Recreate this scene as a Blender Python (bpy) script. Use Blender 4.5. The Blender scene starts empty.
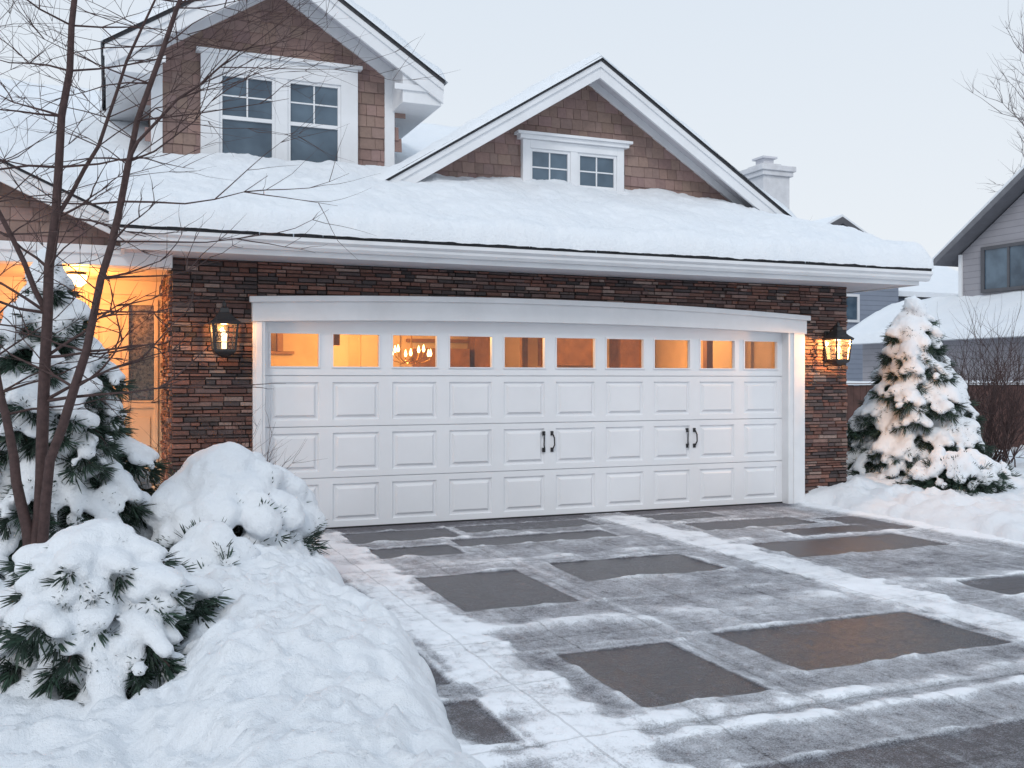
import bpy, bmesh, math, random
import numpy as np
from mathutils import Vector, Matrix, noise
R=random.Random(7)
scene=bpy.context.scene
COL=scene.collection
rad=math.radians

# ---------------------------------------------------------------- helpers
def smooth(a,b,x):
    t=max(0.0,min(1.0,(x-a)/(b-a))); return t*t*(3-2*t)
def fbm(x,y,z=0.0,o=4):
    v=0;a=.5;f=1
    for i in range(o):
        v+=a*noise.noise(Vector((x*f,y*f,z*f+i*7.3)));a*=.5;f*=2.1
    return v
def empty(name):
    e=bpy.data.objects.new(name,None);COL.objects.link(e);return e
def mesh(name,V,F,mat,parent=None,sm=False,cols=None,attrs=None):
    me=bpy.data.meshes.new(name);me.from_pydata([tuple(v) for v in V],[],F);me.update()
    if mat: me.materials.append(mat)
    if sm: me.polygons.foreach_set('use_smooth',[True]*len(me.polygons))
    if cols is not None:
        a=me.color_attributes.new('Col','FLOAT_COLOR','CORNER')
        cnt=np.empty(len(me.polygons),dtype=np.int32);me.polygons.foreach_get('loop_total',cnt)
        buf=np.ones((len(me.loops),4),dtype=np.float32)
        buf[:,:3]=np.repeat(np.array(cols,dtype=np.float32),cnt,axis=0)
        a.data.foreach_set('color',buf.ravel())
    if attrs:
        for k,vals in attrs.items():
            a=me.attributes.new(k,'FLOAT','POINT');a.data.foreach_set('value',vals)
    ob=bpy.data.objects.new(name,me);COL.objects.link(ob)
    if parent: ob.parent=parent
    return ob
BOXF=[(0,1,3,2),(4,6,7,5),(0,4,5,1),(2,3,7,6),(0,2,6,4),(1,5,7,3)]
def boxv(x0,x1,y0,y1,z0,z1):
    return [(x,y,z) for x in (x0,x1) for y in (y0,y1) for z in (z0,z1)]
def fixn(ob):
    bm=bmesh.new();bm.from_mesh(ob.data);bmesh.ops.recalc_face_normals(bm,faces=bm.faces);bm.to_mesh(ob.data);bm.free()
def boxes(name,L,mat,parent=None,bev=0.0):
    V=[];F=[]
    for b in L:
        o=len(V);V+=boxv(*b);F+=[tuple(i+o for i in f) for f in BOXF]
    ob=mesh(name,V,F,mat,parent);fixn(ob)
    if bev>0:
        m=ob.modifiers.new('b','BEVEL');m.width=bev;m.segments=2
    return ob
def box(name,x0,x1,y0,y1,z0,z1,mat,parent=None,bev=0.0):
    return boxes(name,[(x0,x1,y0,y1,z0,z1)],mat,parent,bev)
def prism(name,poly,y0,y1,mat,parent=None,bev=0.0):
    n=len(poly)
    V=[(x,y0,z) for x,z in poly]+[(x,y1,z) for x,z in poly]
    F=[tuple(range(n)),tuple(range(2*n-1,n-1,-1))]+[(i,(i+1)%n,(i+1)%n+n,i+n) for i in range(n)]
    ob=mesh(name,V,F,mat,parent);fixn(ob)
    if bev>0:
        m=ob.modifiers.new('b','BEVEL');m.width=bev;m.segments=2
    return ob
def prismy(name,poly,x0,x1,mat,parent=None):
    n=len(poly)
    V=[(x0,y,z) for y,z in poly]+[(x1,y,z) for y,z in poly]
    F=[tuple(range(n)),tuple(range(2*n-1,n-1,-1))]+[(i,(i+1)%n,(i+1)%n+n,i+n) for i in range(n)]
    ob=mesh(name,V,F,mat,parent);fixn(ob);return ob
def tube(V,F,pts,rads,n=6,cap=False):
    pts=[Vector(p) for p in pts];base=len(V);up=Vector((.31,.2,.93)).normalized()
    for i,p in enumerate(pts):
        d=(pts[min(i+1,len(pts)-1)]-pts[max(i-1,0)])
        if d.length<1e-6:d=Vector((0,0,1))
        d.normalize()
        a=d.cross(up)
        if a.length<.05:a=d.cross(Vector((1,0,0)))
        a.normalize();b=d.cross(a)
        for k in range(n):
            t=2*math.pi*k/n;V.append(p+(a*math.cos(t)+b*math.sin(t))*rads[i])
    for i in range(len(pts)-1):
        for k in range(n):
            F.append((base+i*n+k,base+i*n+(k+1)%n,base+(i+1)*n+(k+1)%n,base+(i+1)*n+k))
    if cap:
        F.append(tuple(base+k for k in range(n)));F.append(tuple(base+(len(pts)-1)*n+k for k in reversed(range(n))))

# ---------------------------------------------------------------- materials
class NT:
    def __init__(s,name):
        s.m=bpy.data.materials.new(name);s.m.use_nodes=True;s.t=s.m.node_tree;s.n=s.t.nodes
        s.b=s.n['Principled BSDF'];s.out=s.n['Material Output']
    def add(s,ty,**k):
        n=s.n.new(ty)
        for a,v in k.items():setattr(n,a,v)
        return n
    def link(s,a,b):s.t.links.new(a,b)
    def noise(s,scale,detail=4,rough=.55,coord='Object',stretch=None):
        tc=s.add('ShaderNodeTexCoord');n=s.add('ShaderNodeTexNoise');n.inputs['Scale'].default_value=scale
        n.inputs['Detail'].default_value=detail;n.inputs['Roughness'].default_value=rough
        if stretch:
            mp=s.add('ShaderNodeMapping');mp.inputs['Scale'].default_value=stretch
            s.link(tc.outputs[coord],mp.inputs[0]);s.link(mp.outputs[0],n.inputs['Vector'])
        else:s.link(tc.outputs[coord],n.inputs['Vector'])
        return n.outputs['Fac']
    def mixc(s,f,a,b,bt='MIX'):
        m=s.add('ShaderNodeMix',data_type='RGBA',blend_type=bt)
        for sock,v in ((m.inputs[0],f),(m.inputs[6],a),(m.inputs[7],b)):
            if hasattr(v,'is_output') : s.link(v,sock)
            elif isinstance(v,(int,float)): sock.default_value=v
            else: sock.default_value=(*v,1)
        return m.outputs[2]
    def math(s,op,a,b=None,clamp=False):
        m=s.add('ShaderNodeMath',operation=op,use_clamp=clamp)
        for i,v in enumerate((a,b)):
            if v is None:continue
            if hasattr(v,'is_output'):s.link(v,m.inputs[i])
            else:m.inputs[i].default_value=v
        return m.outputs[0]
    def ramp(s,f,stops):
        r=s.add('ShaderNodeValToRGB');s.link(f,r.inputs[0]);e=r.color_ramp.elements
        while len(e)<len(stops):e.new(.5)
        for el,(p,c) in zip(e,stops):el.position=p;el.color=(*c,1) if not isinstance(c,(int,float)) else (c,c,c,1)
        return r.outputs[0]
    def bump(s,h,strength=.3,dist=.01):
        b=s.add('ShaderNodeBump');b.inputs['Strength'].default_value=strength;b.inputs['Distance'].default_value=dist
        s.link(h,b.inputs['Height']);s.link(b.outputs[0],s.b.inputs['Normal']);return b
def simple(name,c,rough=.6,var=.12,scale=6,bump=.0,metal=0,bscale=60):
    t=NT(name);n=t.noise(scale,5,.6)
    col=t.mixc(t.ramp(n,[(.3,0.),(.7,1.)]),[x*(1-var) for x in c],[min(1,x*(1+var)) for x in c])
    t.link(col,t.b.inputs['Base Color']);t.b.inputs['Roughness'].default_value=rough;t.b.inputs['Metallic'].default_value=metal
    if bump:t.bump(t.noise(bscale,4),bump,.004)
    return t.m
def snow_mat():
    t=NT('snow');n=t.noise(3,4)
    t.link(t.mixc(n,(.82,.865,.92),(.91,.93,.955)),t.b.inputs['Base Color'])
    t.b.inputs['Roughness'].default_value=.7
    a=t.noise(18,7,.7);b=t.noise(130,3,.65)
    t.bump(t.math('ADD',a,t.math('MULTIPLY',b,.3)),.85,.028)
    return t.m
def attr_mat(name,rough=.7,bump=.4,nscale=30,k=.35,dist=.006):
    t=NT(name);a=t.add('ShaderNodeVertexColor');a.layer_name='Col'
    n=t.noise(nscale,5,.65)
    col=t.mixc(k,a.outputs[0],t.ramp(n,[(.25,.25),(.7,1.)]),'MULTIPLY')
    t.link(col,t.b.inputs['Base Color']);t.b.inputs['Roughness'].default_value=rough
    t.bump(n,bump,dist);return t.m
SNOW=snow_mat()
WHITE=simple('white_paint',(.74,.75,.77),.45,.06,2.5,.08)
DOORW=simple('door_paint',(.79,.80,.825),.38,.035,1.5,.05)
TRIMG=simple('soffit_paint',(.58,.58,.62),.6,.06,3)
STONE=attr_mat('ledgestone',.75,.7,28,.55,.01)
MORT=simple('mortar',(.035,.028,.028),.9,.2,20,.3)
SHING=attr_mat('cedar_shingle',.8,.35,22,.3)
ROOFD=simple('asphalt_shingle',(.05,.05,.055),.9,.3,25,.5)
BLACK=simple('black_iron',(.02,.02,.022),.4,.2,10)
CREAM=simple('cream_paint',(.64,.52,.37),.5,.06,3)
INT=simple('interior_wall',(.62,.48,.32),.8,.25,1.0)
WOODI=simple('interior_wood',(.25,.12,.05),.6,.3,6)
FENCE=simple('fence_wood',(.10,.05,.042),.8,.35,5,.4)
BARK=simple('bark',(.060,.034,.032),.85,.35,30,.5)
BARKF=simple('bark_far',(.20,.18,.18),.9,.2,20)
CHIM=simple('chimney_brick',(.6,.6,.62),.8,.1,8,.4,bscale=25)
def siding(name,c):
    t=NT(name);tc=t.add('ShaderNodeTexCoord');sp=t.add('ShaderNodeSeparateXYZ');t.link(tc.outputs['Object'],sp.inputs[0])
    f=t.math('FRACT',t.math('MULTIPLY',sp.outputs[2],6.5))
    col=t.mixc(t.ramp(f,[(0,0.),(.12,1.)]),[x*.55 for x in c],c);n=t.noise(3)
    t.link(t.mixc(.25,col,n,'MULTIPLY'),t.b.inputs['Base Color']);t.b.inputs['Roughness'].default_value=.7
    t.bump(t.math('SUBTRACT',1.0,f),.8,.02);return t.m
SID1=siding('grey_siding',(.35,.34,.37));SID2=siding('blue_grey_siding',(.28,.32,.40));SIDB=siding('brown_siding',(.22,.145,.12))
def glass(name,tint=(.95,.95,.95),rf=.0):
    t=NT(name);t.n.remove(t.b);tr=t.add('ShaderNodeBsdfTransparent');tr.inputs[0].default_value=(*tint,1)
    g=t.add('ShaderNodeBsdfGlossy');g.inputs['Roughness'].default_value=.03
    fr=t.add('ShaderNodeFresnel');fr.inputs[0].default_value=1.45
    m=t.add('ShaderNodeMixShader');t.link(t.math('ADD',fr.outputs[0],rf,True),m.inputs[0])
    t.link(tr.outputs[0],m.inputs[1]);t.link(g.outputs[0],m.inputs[2]);t.link(m.outputs[0],t.out.inputs[0]);return t.m
GLASS=glass('window_glass')
def darkglass():
    t=NT('dark_window_glass');n=t.noise(1.6,3)
    t.link(t.mixc(t.ramp(n,[(.35,0.),(.65,1.)]),(.03,.055,.085),(.10,.15,.20)),t.b.inputs['Base Color'])
    t.b.inputs['Roughness'].default_value=.06;t.b.inputs['IOR'].default_value=1.6
    t.bump(t.noise(2.5,2),.12,.02);return t.m
DGL=darkglass()
def emis(name,c,s):
    t=NT(name);t.b.inputs['Base Color'].default_value=(*c,1);t.b.inputs['Emission Color'].default_value=(*c,1);t.b.inputs['Emission Strength'].default_value=s;return t.m
BULB=emis('lamp_glow',(1,.62,.25),9)
def needle_mat():
    t=NT('conifer_needles');a=t.add('ShaderNodeVertexColor');a.layer_name='Col'
    t.link(a.outputs[0],t.b.inputs['Base Color']);t.b.inputs['Roughness'].default_value=.6;return t.m
NEED=needle_mat()

# ---------------------------------------------------------------- snow sheet
def snow_sheet(name,P,nu,nv,th,edge,parent=None,nz=.35,ns=1.3,fine=.0):
    V=[];F=[]
    for i in range(nu+1):
        for j in range(nv+1):
            x,y,z,d=P(i/nu,j/nv)
            e=max(0,min(1,d/edge)); e=math.sqrt(1-(1-e)**2)
            n=fbm(x*ns,y*ns,z*ns+3,4)
            T=th*(1+nz*2*n)*e
            if fine:T+=fine*fbm(x*9,y*9,z*3,3)*e
            V.append((x,y,z+max(T,0)+(.0 if e>0 else -.03)))
    for i in range(nu):
        for j in range(nv):
            a=i*(nv+1)+j;F.append((a,a+nv+1,a+nv+2,a+1))
    ob=mesh(name,V,F,SNOW,parent,True);fixn(ob);
    return ob

# ---------------------------------------------------------------- shingles and stones
def shingles(name,x0,x1,z0,z1,y,clips,parent,row=.135,seed=1):
    r=random.Random(seed);V=[];F=[];C=[]
    z=z0
    while z<z1:
        x=x0-r.random()*.1
        while x<x1:
            w=r.uniform(.09,.2);zb=z-r.uniform(0,.008);pr=r.uniform(.016,.026)
            o=len(V);a=x+.002;b=x+w-.002
            zt=z+row+.02
            V+=[(a,y-pr,zb),(b,y-pr,zb),(b,y-.004,zt),(a,y-.004,zt),(a,y,zb),(b,y,zb),(b,y,zt),(a,y,zt)]
            F+=[(o,o+1,o+2,o+3),(o,o+4,o+5,o+1),(o,o+3,o+7,o+4),(o+1,o+5,o+6,o+2)]
            k=r.uniform(.84,1.13);c=(.29*k,.195*k*r.uniform(.96,1.04),.17*k*r.uniform(.95,1.05));C+=[c]*4
            x+=w
        z+=row
    ob=mesh(name,V,F,SHING,parent,cols=C)
    bm=bmesh.new();bm.from_mesh(ob.data)
    for co,no in clips:
        bmesh.ops.bisect_plane(bm,geom=bm.verts[:]+bm.edges[:]+bm.faces[:],plane_co=co,plane_no=no,clear_outer=True)
    bm.to_mesh(ob.data);bm.free()
    return ob
PAL=[(.20,.092,.070),(.24,.118,.09),(.14,.07,.06),(.09,.066,.066),(.27,.165,.14),(.16,.10,.092),(.31,.22,.19),(.065,.05,.05),(.19,.082,.062),(.145,.10,.09),(.17,.085,.07)]
def stones(name,rects,frame,parent,seed=3):
    r=random.Random(seed);V=[];F=[];C=[]
    for (u0,u1,z0,top) in rects:
        z=z0
        while z<top-.01:
            h=min(r.choice([.03,.038,.045,.052]),top-z);u=u0
            while u<u1-.005:
                w=r.uniform(.07,.25)
                if u1-(u+w)<.07:w=u1-u
                g=.003;pr=r.uniform(.006,.038);tl=r.uniform(-.006,.006)
                o=len(V)
                a,b,c,d=u+g,u+w-g,z+g,z+h-g
                for (uu,zz,nn) in ((a,c,0),(b,c,0),(b,d,0),(a,d,0),(a+.004,c+.004,pr),(b-.004,c+.003,pr+tl),(b-.004,d-.004,pr+tl),(a+.003,d-.004,pr)):
                    V.append(frame(uu,nn,zz))
                F+=[(o+4,o+5,o+6,o+7),(o,o+1,o+5,o+4),(o+1,o+2,o+6,o+5),(o+2,o+3,o+7,o+6),(o+3,o,o+4,o+7)]
                k=r.uniform(.7,1.25);p=r.choice(PAL);C+=[tuple(x*k for x in p)]*5
                u+=w
            z+=h
    return mesh(name,V,F,STONE,parent,cols=C)

# ================================================================ HOUSE
H=empty('brick_house')
EY=-.65
SL=.45
ZE=2.93
DR_=7.72
boxes('garage_wall',[(.56,1.36,0,.25,0,2.70),(DR_+.1,8.66,0,.25,0,2.70),(1.36,DR_+.1,.0,.25,2.16,2.70),
   (.56,.72,.25,3.0,0,2.7),(8.46,8.66,.25,6,0,3.2)],MORT,H)
def archz(x,zl,zr,rise):
    t=(x-1.28)/(8.0-1.28);return zl+(zr-zl)*t+rise*(1-(2*t-1)**2)
stones('front_stone',[(.56,1.36,0,2.7),(DR_+.2,8.66,0,2.7),(1.36,DR_+.2,2.26,2.7)],lambda u,n,z:(u,-n,z),H)
stones('return_stone',[(0,3.0,0,2.7)],lambda u,n,z:(.56-n,u,z),H,seed=8)
N=24
bot=[(1.30+(7.98-1.30)*i/N) for i in range(N+1)]
poly=[(x,archz(x,2.10,2.09,.06)) for x in bot]+[(x,archz(x,2.32,2.29,.08)) for x in reversed(bot)]
prism('door_head',poly,-.085,.10,WHITE,H,.006)
bb_=[1.27]+bot[1:-1]+[8.01]
poly=[(x,archz(x,2.285,2.255,.08)) for x in bb_]+[(x,archz(x,2.345,2.315,.08)) for x in reversed(bb_)]
prism('head_cornice',poly,-.125,-.083,WHITE,H,.008)
boxes('door_casing',[(1.31,1.43,-.06,.10,0,2.15),(DR_,DR_+.25,-.06,.10,0,2.15),(1.335,1.40,-.075,-.058,.0,2.10),(DR_+.07,DR_+.21,-.075,-.058,0,2.10)],WHITE,H,.006)
# --- garage door
V=[];F=[]
x_start=1.425;ncol=10;Wd=DR_-x_start;PITCH=Wd/ncol
def quad(a,b,c,d):
    o=len(V);V.extend([a,b,c,d]);F.append((o,o+1,o+2,o+3))
yd=.07
def cell_panel(xa,xb,za,zb,m=.07,mz=.06):
    steps=[(0,0,0),(m,mz,0),(m+.012,mz+.012,.022),(m+.030,mz+.030,.020),(m+.055,mz+.055,-.006),(m+.067,mz+.067,-.006)]
    prev=None
    for (mx,mzz,d) in steps:
        ring=[(xa+mx,yd+d,za+mzz),(xb-mx,yd+d,za+mzz),(xb-mx,yd+d,zb-mzz),(xa+mx,yd+d,zb-mzz)]
        if prev:
            for k in range(4):quad(prev[k],prev[(k+1)%4],ring[(k+1)%4],ring[k])
        prev=ring
    quad(*prev)
def frame_cell(xa,xb,za,zb,xi0,xi1,zi0,zi1,dep=.05):
    o=[(xa,yd,za),(xb,yd,za),(xb,yd,zb),(xa,yd,zb)];i=[(xi0,yd,zi0),(xi1,yd,zi0),(xi1,yd,zi1),(xi0,yd,zi1)]
    i2=[(xi0+.014,yd-.014,zi0+.014),(xi1-.014,yd-.014,zi0+.014),(xi1-.014,yd-.014,zi1-.014),(xi0+.014,yd-.014,zi1-.014)]
    i1=[(xi0,yd-.014,zi0),(xi1,yd-.014,zi0),(xi1,yd-.014,zi1),(xi0,yd-.014,zi1)]
    i3=[(x,yd+dep,z) for x,_,z in i2]
    for A,B in ((o,i),(i,i1),(i1,i2),(i2,i3)):
        for k in range(4):quad(A[k],A[(k+1)%4],B[(k+1)%4],B[k])
secs=[(.015,.52),(.53,1.045),(1.055,1.565)]
for (za,zb) in secs:
    for k in range(ncol):cell_panel(x_start+k*PITCH,x_start+(k+1)*PITCH,za,zb)
    a=x_start;b=x_start+Wd
    quad((a,yd,zb),(b,yd,zb),(b,yd+.02,zb+.003),(a,yd+.02,zb+.003))
    quad((a,yd+.02,zb+.003),(b,yd+.02,zb+.003),(b,yd+.02,zb+.008),(a,yd+.02,zb+.008))
    quad((a,yd+.02,zb+.008),(b,yd+.02,zb+.008),(b,yd,zb+.01),(a,yd,zb+.01))
wins=[]
for k in range(ncol):
    xa=x_start+k*PITCH;xb=xa+PITCH
    frame_cell(xa,xb,1.575,2.17,xa+.06,xb-.06,1.65,2.01);wins.append((xa+.074,xb-.074))
ob=mesh('garage_door',V,F,DOORW,H);fixn(ob)
boxes('door_glass',[(a-.01,b+.01,yd+.035,yd+.04,1.655,2.0) for a,b in wins],GLASS,H)
box('door_bottom_seal',x_start,DR_,.055,.09,-.01,.017,BLACK,H)
Vh=[];Fh=[]
for cx in (4.49,4.59,6.35,6.45):
    sgn=-1 if cx in (4.49,6.35) else 1
    pts=[(cx,yd-.005,.93),(cx,yd-.03,.92),(cx+.012*sgn,yd-.045,.88),(cx+.014*sgn,yd-.045,.80),(cx,yd-.03,.755),(cx,yd-.005,.745)]
    tube(Vh,Fh,pts,[.014,.009,.008,.008,.009,.014],8,True)
    for zz in (.93,.745):
        o=len(Vh);Vh+=[Vector(v) for v in boxv(cx-.016,cx+.016,yd-.012,yd+.004,zz-.024,zz+.024)];Fh+=[tuple(i+o for i in f) for f in BOXF]
mesh('door_handles',Vh,Fh,BLACK,H)
# garage interior
boxes('garage_interior',[(.73,8.45,4.6,4.7,0,2.6),(.73,.78,.3,4.6,0,2.6),(8.40,8.45,.3,4.6,0,2.6),(.73,8.45,.3,4.7,2.6,2.65),(.73,8.45,.26,4.7,-.06,-.01)],INT,H)
boxes('interior_cabinets',[(4.3,5.1,4.2,4.58,0,2.0),(5.2,5.6,4.25,4.58,0,2.3),(6.4,7.4,4.2,4.58,1.75,2.35),(7.7,8.2,4.2,4.58,0,2.2),(1.2,2.0,4.3,4.58,1.8,1.9),(6.3,6.4,2.2,2.35,0,2.55),(7.9,8.0,2.0,2.1,0,2.55),(5.0,5.08,1.9,1.98,0,2.55),(1.3,8.0,2.0,2.08,2.45,2.58),(4.2,5.6,4.5,4.58,2.1,2.15),(2.55,2.62,2.0,2.08,1.95,2.45),(1.9,2.5,4.5,4.58,1.9,1.94),(2.0,2.15,4.45,4.58,1.94,2.1),(2.25,2.33,4.45,4.58,1.94,2.2)],WOODI,H)
boxes('interior_picture_frames',[(2.9,3.3,4.55,4.6,1.7,2.2),(8.36,8.4,1.6,2.8,1.6,2.2),(3.5,4.1,4.55,4.6,1.5,2.3)],CREAM,H)
ch=empty('chandelier')
Vc=[];Fc=[];Vb=[];Fb=[]
cc=Vector((3.5,1.9,1.80))
tube(Vc,Fc,[cc+Vector((0,0,.76)),cc+Vector((0,0,.1)),cc-Vector((0,0,.08))],[.008,.012,.02],6)
for k in range(9):
    a=k*2*math.pi/9+.2;d=Vector((math.cos(a),math.sin(a),0))*1.15
    dz=Vector((0,0,.05*(k%2)))
    tube(Vc,Fc,[cc,cc+d*.1-Vector((0,0,.07)),cc+d*.2-Vector((0,0,.03))+dz,cc+d*.21+Vector((0,0,.02))+dz],[.008]*4,5)
    tube(Vb,Fb,[cc+d*.21+Vector((0,0,.02))+dz,cc+d*.21+Vector((0,0,.05))+dz,cc+d*.21+Vector((0,0,.11))+dz],[.010,.020,.003],6)
mesh('chandelier_arms',Vc,Fc,simple('brass',(.5,.3,.1),.35,.1,10,metal=.8),ch);mesh('chandelier_bulbs',Vb,Fb,emis('bulb_glow',(1,.60,.20),13),ch)
def plight(name,loc,col,e,r=.08,parent=None):
    l=bpy.data.lights.new(name,'POINT');l.energy=e;l.color=col;l.shadow_soft_size=r
    o=bpy.data.objects.new(name,l);o.location=loc;COL.objects.link(o)
    if parent:o.parent=parent
    return o
plight('chandelier_light',(3.1,3.0,2.2),(1,.52,.17),130,.15,ch)
plight('garage_ceiling_light',(1.5,2.4,2.4),(1,.48,.14),45,.15,H)
plight('garage_ceiling_light_2',(7.2,2.6,2.4),(1,.52,.2),80,.15,H)

# --- front eave
EX=9.22
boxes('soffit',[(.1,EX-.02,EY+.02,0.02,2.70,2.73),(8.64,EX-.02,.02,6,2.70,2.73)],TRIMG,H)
boxes('fascia',[(.1,EX,EY,EY+.03,2.685,2.88),(EX-.03,EX,EY+.03,6,2.685,2.88),(.1,.13,EY+.03,.3,2.685,2.88)],WHITE,H,.004)
prof=[(EY-.002,2.84),(EY-.002,2.735),(EY-.06,2.735),(EY-.085,2.765),(EY-.09,2.79),(EY-.12,2.815),(EY-.12,2.85),(EY-.11,2.85),(EY-.108,2.825),(EY-.08,2.80),(EY-.075,2.77),(EY-.055,2.745),(EY-.012,2.745),(EY-.012,2.84)]
prismy('gutter',prof,.05,EX+.10,WHITE,H)
def skirt_z(x,y):
    return min(ZE+SL*(y-EY),ZE+SL*(EX-x))
SK=EY-.10
V=[(.05,SK,ZE-.075),(EX+.10,SK,ZE-.075),(EX+.10-1.9,SK+1.9,ZE-.075+SL*1.9),(.05,1.25,ZE+SL*1.9-.06),(EX+.10,6,ZE-.075),(EX-1.80,6,ZE+SL*1.85-.06)]
V2=[(x,y,z+.045) for x,y,z in V]
F=[(0,1,2,3),(1,4,5,2)]
F2=[tuple(i+6 for i in reversed(f)) for f in F]+[(0,6,7,1),(1,7,10,4),(0,3,9,6)]
o=mesh('skirt_roof',V+V2,F+F2,ROOFD,H);fixn(o)
# soft overhanging snow: lip curls slightly past and below the roof edge
def P_front(u,v):
    X1=EX+.12
    x=.0+u*X1;v=v**1.5;y0=SK-.035+.035*fbm(x*2.5,0,5,5);y=y0+v*(1.25-y0)
    z=skirt_z(x,y)
    d=min(y-y0,X1-x,(x)*1.5)+.0008
    lip=smooth(.06,0,d)
    z-=.012*lip*(1+1.6*fbm(x*5,2,2,4))
    return x,y,z,d
snow_sheet('skirt_roof_snow',P_front,520,90,.225,.17,H,.32,1.1,.03)
def P_right(u,v):
    y=1.2+u*4.8;x=EX+.12-v*1.6
    return x,y,ZE+SL*(EX-x),EX+.12-x
snow_sheet('side_roof_snow',P_right,40,20,.2,.13,H)
r=random.Random(12);Vi=[];Fi=[]
x=.4
while x<EX-.1:
    x+=r.expovariate(9.0) if fbm(x*1.5,3,1,2)>-.08 else .25
    l=r.uniform(.012,.04)*(2.2 if r.random()<.10 else 1)
    p=Vector((x,SK-.012,2.915+r.uniform(-.01,.005)))
    tube(Vi,Fi,[p,p-Vector((0,0,l*.5)),p-Vector((0,0,l))],[.010,.006,.001],6)
t=NT('ice');t.b.inputs['Base Color'].default_value=(.62,.72,.80,1);t.b.inputs['Roughness'].default_value=.12
mesh('icicles',Vi,Fi,t.m,H,True)
RY=5.2
prismy('main_roof',[(.2,ZE+SL*(.2-EY)-.06),(RY,ZE+SL*(RY-EY)-.04),(RY+4,ZE+SL*(RY-EY)-1.84),(RY+4,2.4),(RY,2.8),(.2,ZE+SL*(.2-EY)-.16)],-9,5.3,ROOFD,H)
def P_main(u,v):
    x=-9+u*14.3;y=.15+v*(RY+.5-.15)
    z=ZE+SL*((y if y<RY else 2*RY-y)-EY)-.04
    d=y-.15
    return x,y,z,d
snow_sheet('main_roof_snow',P_main,260,100,.11,.12,H,.5,.9,.02)
boxes('upper_walls',[(-9,.5,2.9,8,0,3.6),(2.9,8.4,5.0,8,0,3.4)],SIDB,H)

# --- gables
def gable_roof(tag,cx,zp,half,sl,yf,yb,yw,fh=.2,th=.06,snow=.1,sofd=.10):
    for s_ in (-1,1):
        n='L' if s_<0 else 'R'
        L=lambda d0,d1,h0=0,h1=half:[(cx+s_*h0,zp-sl*h0-d0),(cx+s_*h1,zp-sl*h1-d0),(cx+s_*h1,zp-sl*h1-d1),(cx+s_*h0,zp-sl*h0-d1)]
        prism(tag+'_roof_'+n,L(0,th),yf,yb,ROOFD,H)
        prism(tag+'_rake_'+n,L(th-.001,th+fh),yf+.03,yf+.07,WHITE,H,.004)
        prism(tag+'_crown_'+n,L(th-.002,th+.07),yf+.008,yf+.031,WHITE,H,.004)
        prism(tag+'_soffit_'+n,L(th+.002,th+.03,0,half-.02),yf+.07,yw+.02,TRIMG,H)
        prism(tag+'_frieze_'+n,L(th+.03,th+.03+sofd),yw-.05,yw-.0,WHITE,H,.004)
        def P(u,v,s_=s_):
            h=(half+.04)*u;y=yf-.03+v*(yb-yf+.03)
            wob=.03*fbm(h*3,1,cx,3)*2
            e=min(half+.04-h,y-(yf-.03)-max(0,wob))
            return cx+s_*h,y,zp-sl*h,e
        snow_sheet(tag+'_snow_'+n,P,70,40,snow,.08,H,.45,1.8,.02)
GC,GZ,GH,GS=5.55,5.47,2.98,.625
gable_roof('garage_gable',GC,GZ,GH,GS,.72,5.6,1.2,fh=.20,snow=.085)
yw=1.2
prism('gable_backing',[(GC,GZ-.1),(GC+GH-.1,GZ-.1-GS*(GH-.1)),(GC+GH-.1,3.0),(GC-GH+.1,3.0),(GC-GH+.1,GZ-.1-GS*(GH-.1))],yw+.001,yw+.12,SIDB,H)
nrm=Vector((GS,0,1)).normalized();nrl=Vector((-GS,0,1)).normalized()
shingles('gable_shingles',GC-GH,GC+GH,3.5,5.4,yw,[(Vector((GC,0,GZ-.10)),nrm),(Vector((GC,0,GZ-.10)),nrl)],H,.13,2)
def window(tag,x0,x1,z0,z1,y,tr=.1,head=.0,panes=((0,.5),(.5,1)),mull=.05,mv=1,mh=1,split=False,sill=True):
    L=[(x0-tr,x0,y-.055,y+.02,z0-.02,z1+tr),(x1,x1+tr,y-.055,y+.02,z0-.02,z1+tr),(x0,x1,y-.055,y+.02,z1,z1+tr)]
    if head:L.append((x0-tr-.05,x1+tr+.05,y-.10,y+.02,z1+tr+.002,z1+tr+head))
    if head:L.append((x0-tr-.09,x1+tr+.09,y-.13,y+.02,z1+tr+head+.001,z1+tr+head+.035))
    if sill:L.append((x0-tr-.03,x1+tr+.03,y-.10,y+.02,z0-.075,z0-.021))
    if sill:L.append((x0-tr,x1+tr,y-.05,y+.02,z0-.16,z0-.076))
    mids=[]
    for a,b in panes:
        xa=x0+(x1-x0)*a+(mull/2 if a>0 else 0);xb=x0+(x1-x0)*b-(mull/2 if b<1 else 0)
        mids.append((xa,xb))
        fw=.035
        L+=[(xa,xa+fw,y-.035,y+.02,z0,z1),(xb-fw,xb,y-.035,y+.02,z0,z1),(xa+fw,xb-fw,y-.035,y+.02,z0,z0+fw+.01),(xa+fw,xb-fw,y-.035,y+.02,z1-fw,z1)]
        zt0=z0
        if split:
            zm=(z0+z1)/2;L.append((xa+fw,xb-fw,y-.035,y+.02,zm-.022,zm+.022));zt0=zm
        for k in range(1,mv+1):
            xx=xa+(xb-xa)*k/(mv+1);L.append((xx-.009,xx+.009,y-.02,y+.005,zt0,z1))
        for k in range(1,mh+1):
            zz=zt0+(z1-zt0)*k/(mh+1);L.append((xa,xb,y-.018,y+.004,zz-.009,zz+.009))
    for i in range(len(mids)-1):L.append((mids[i][1],mids[i+1][0],y-.05,y+.02,z0,z1))
    boxes(tag+'_frame',L,WHITE,H,.003)
    boxes(tag+'_glass',[(xa,xb,y-.008,y-.003,z0,z1) for xa,xb in mids],DGL,H)
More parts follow.
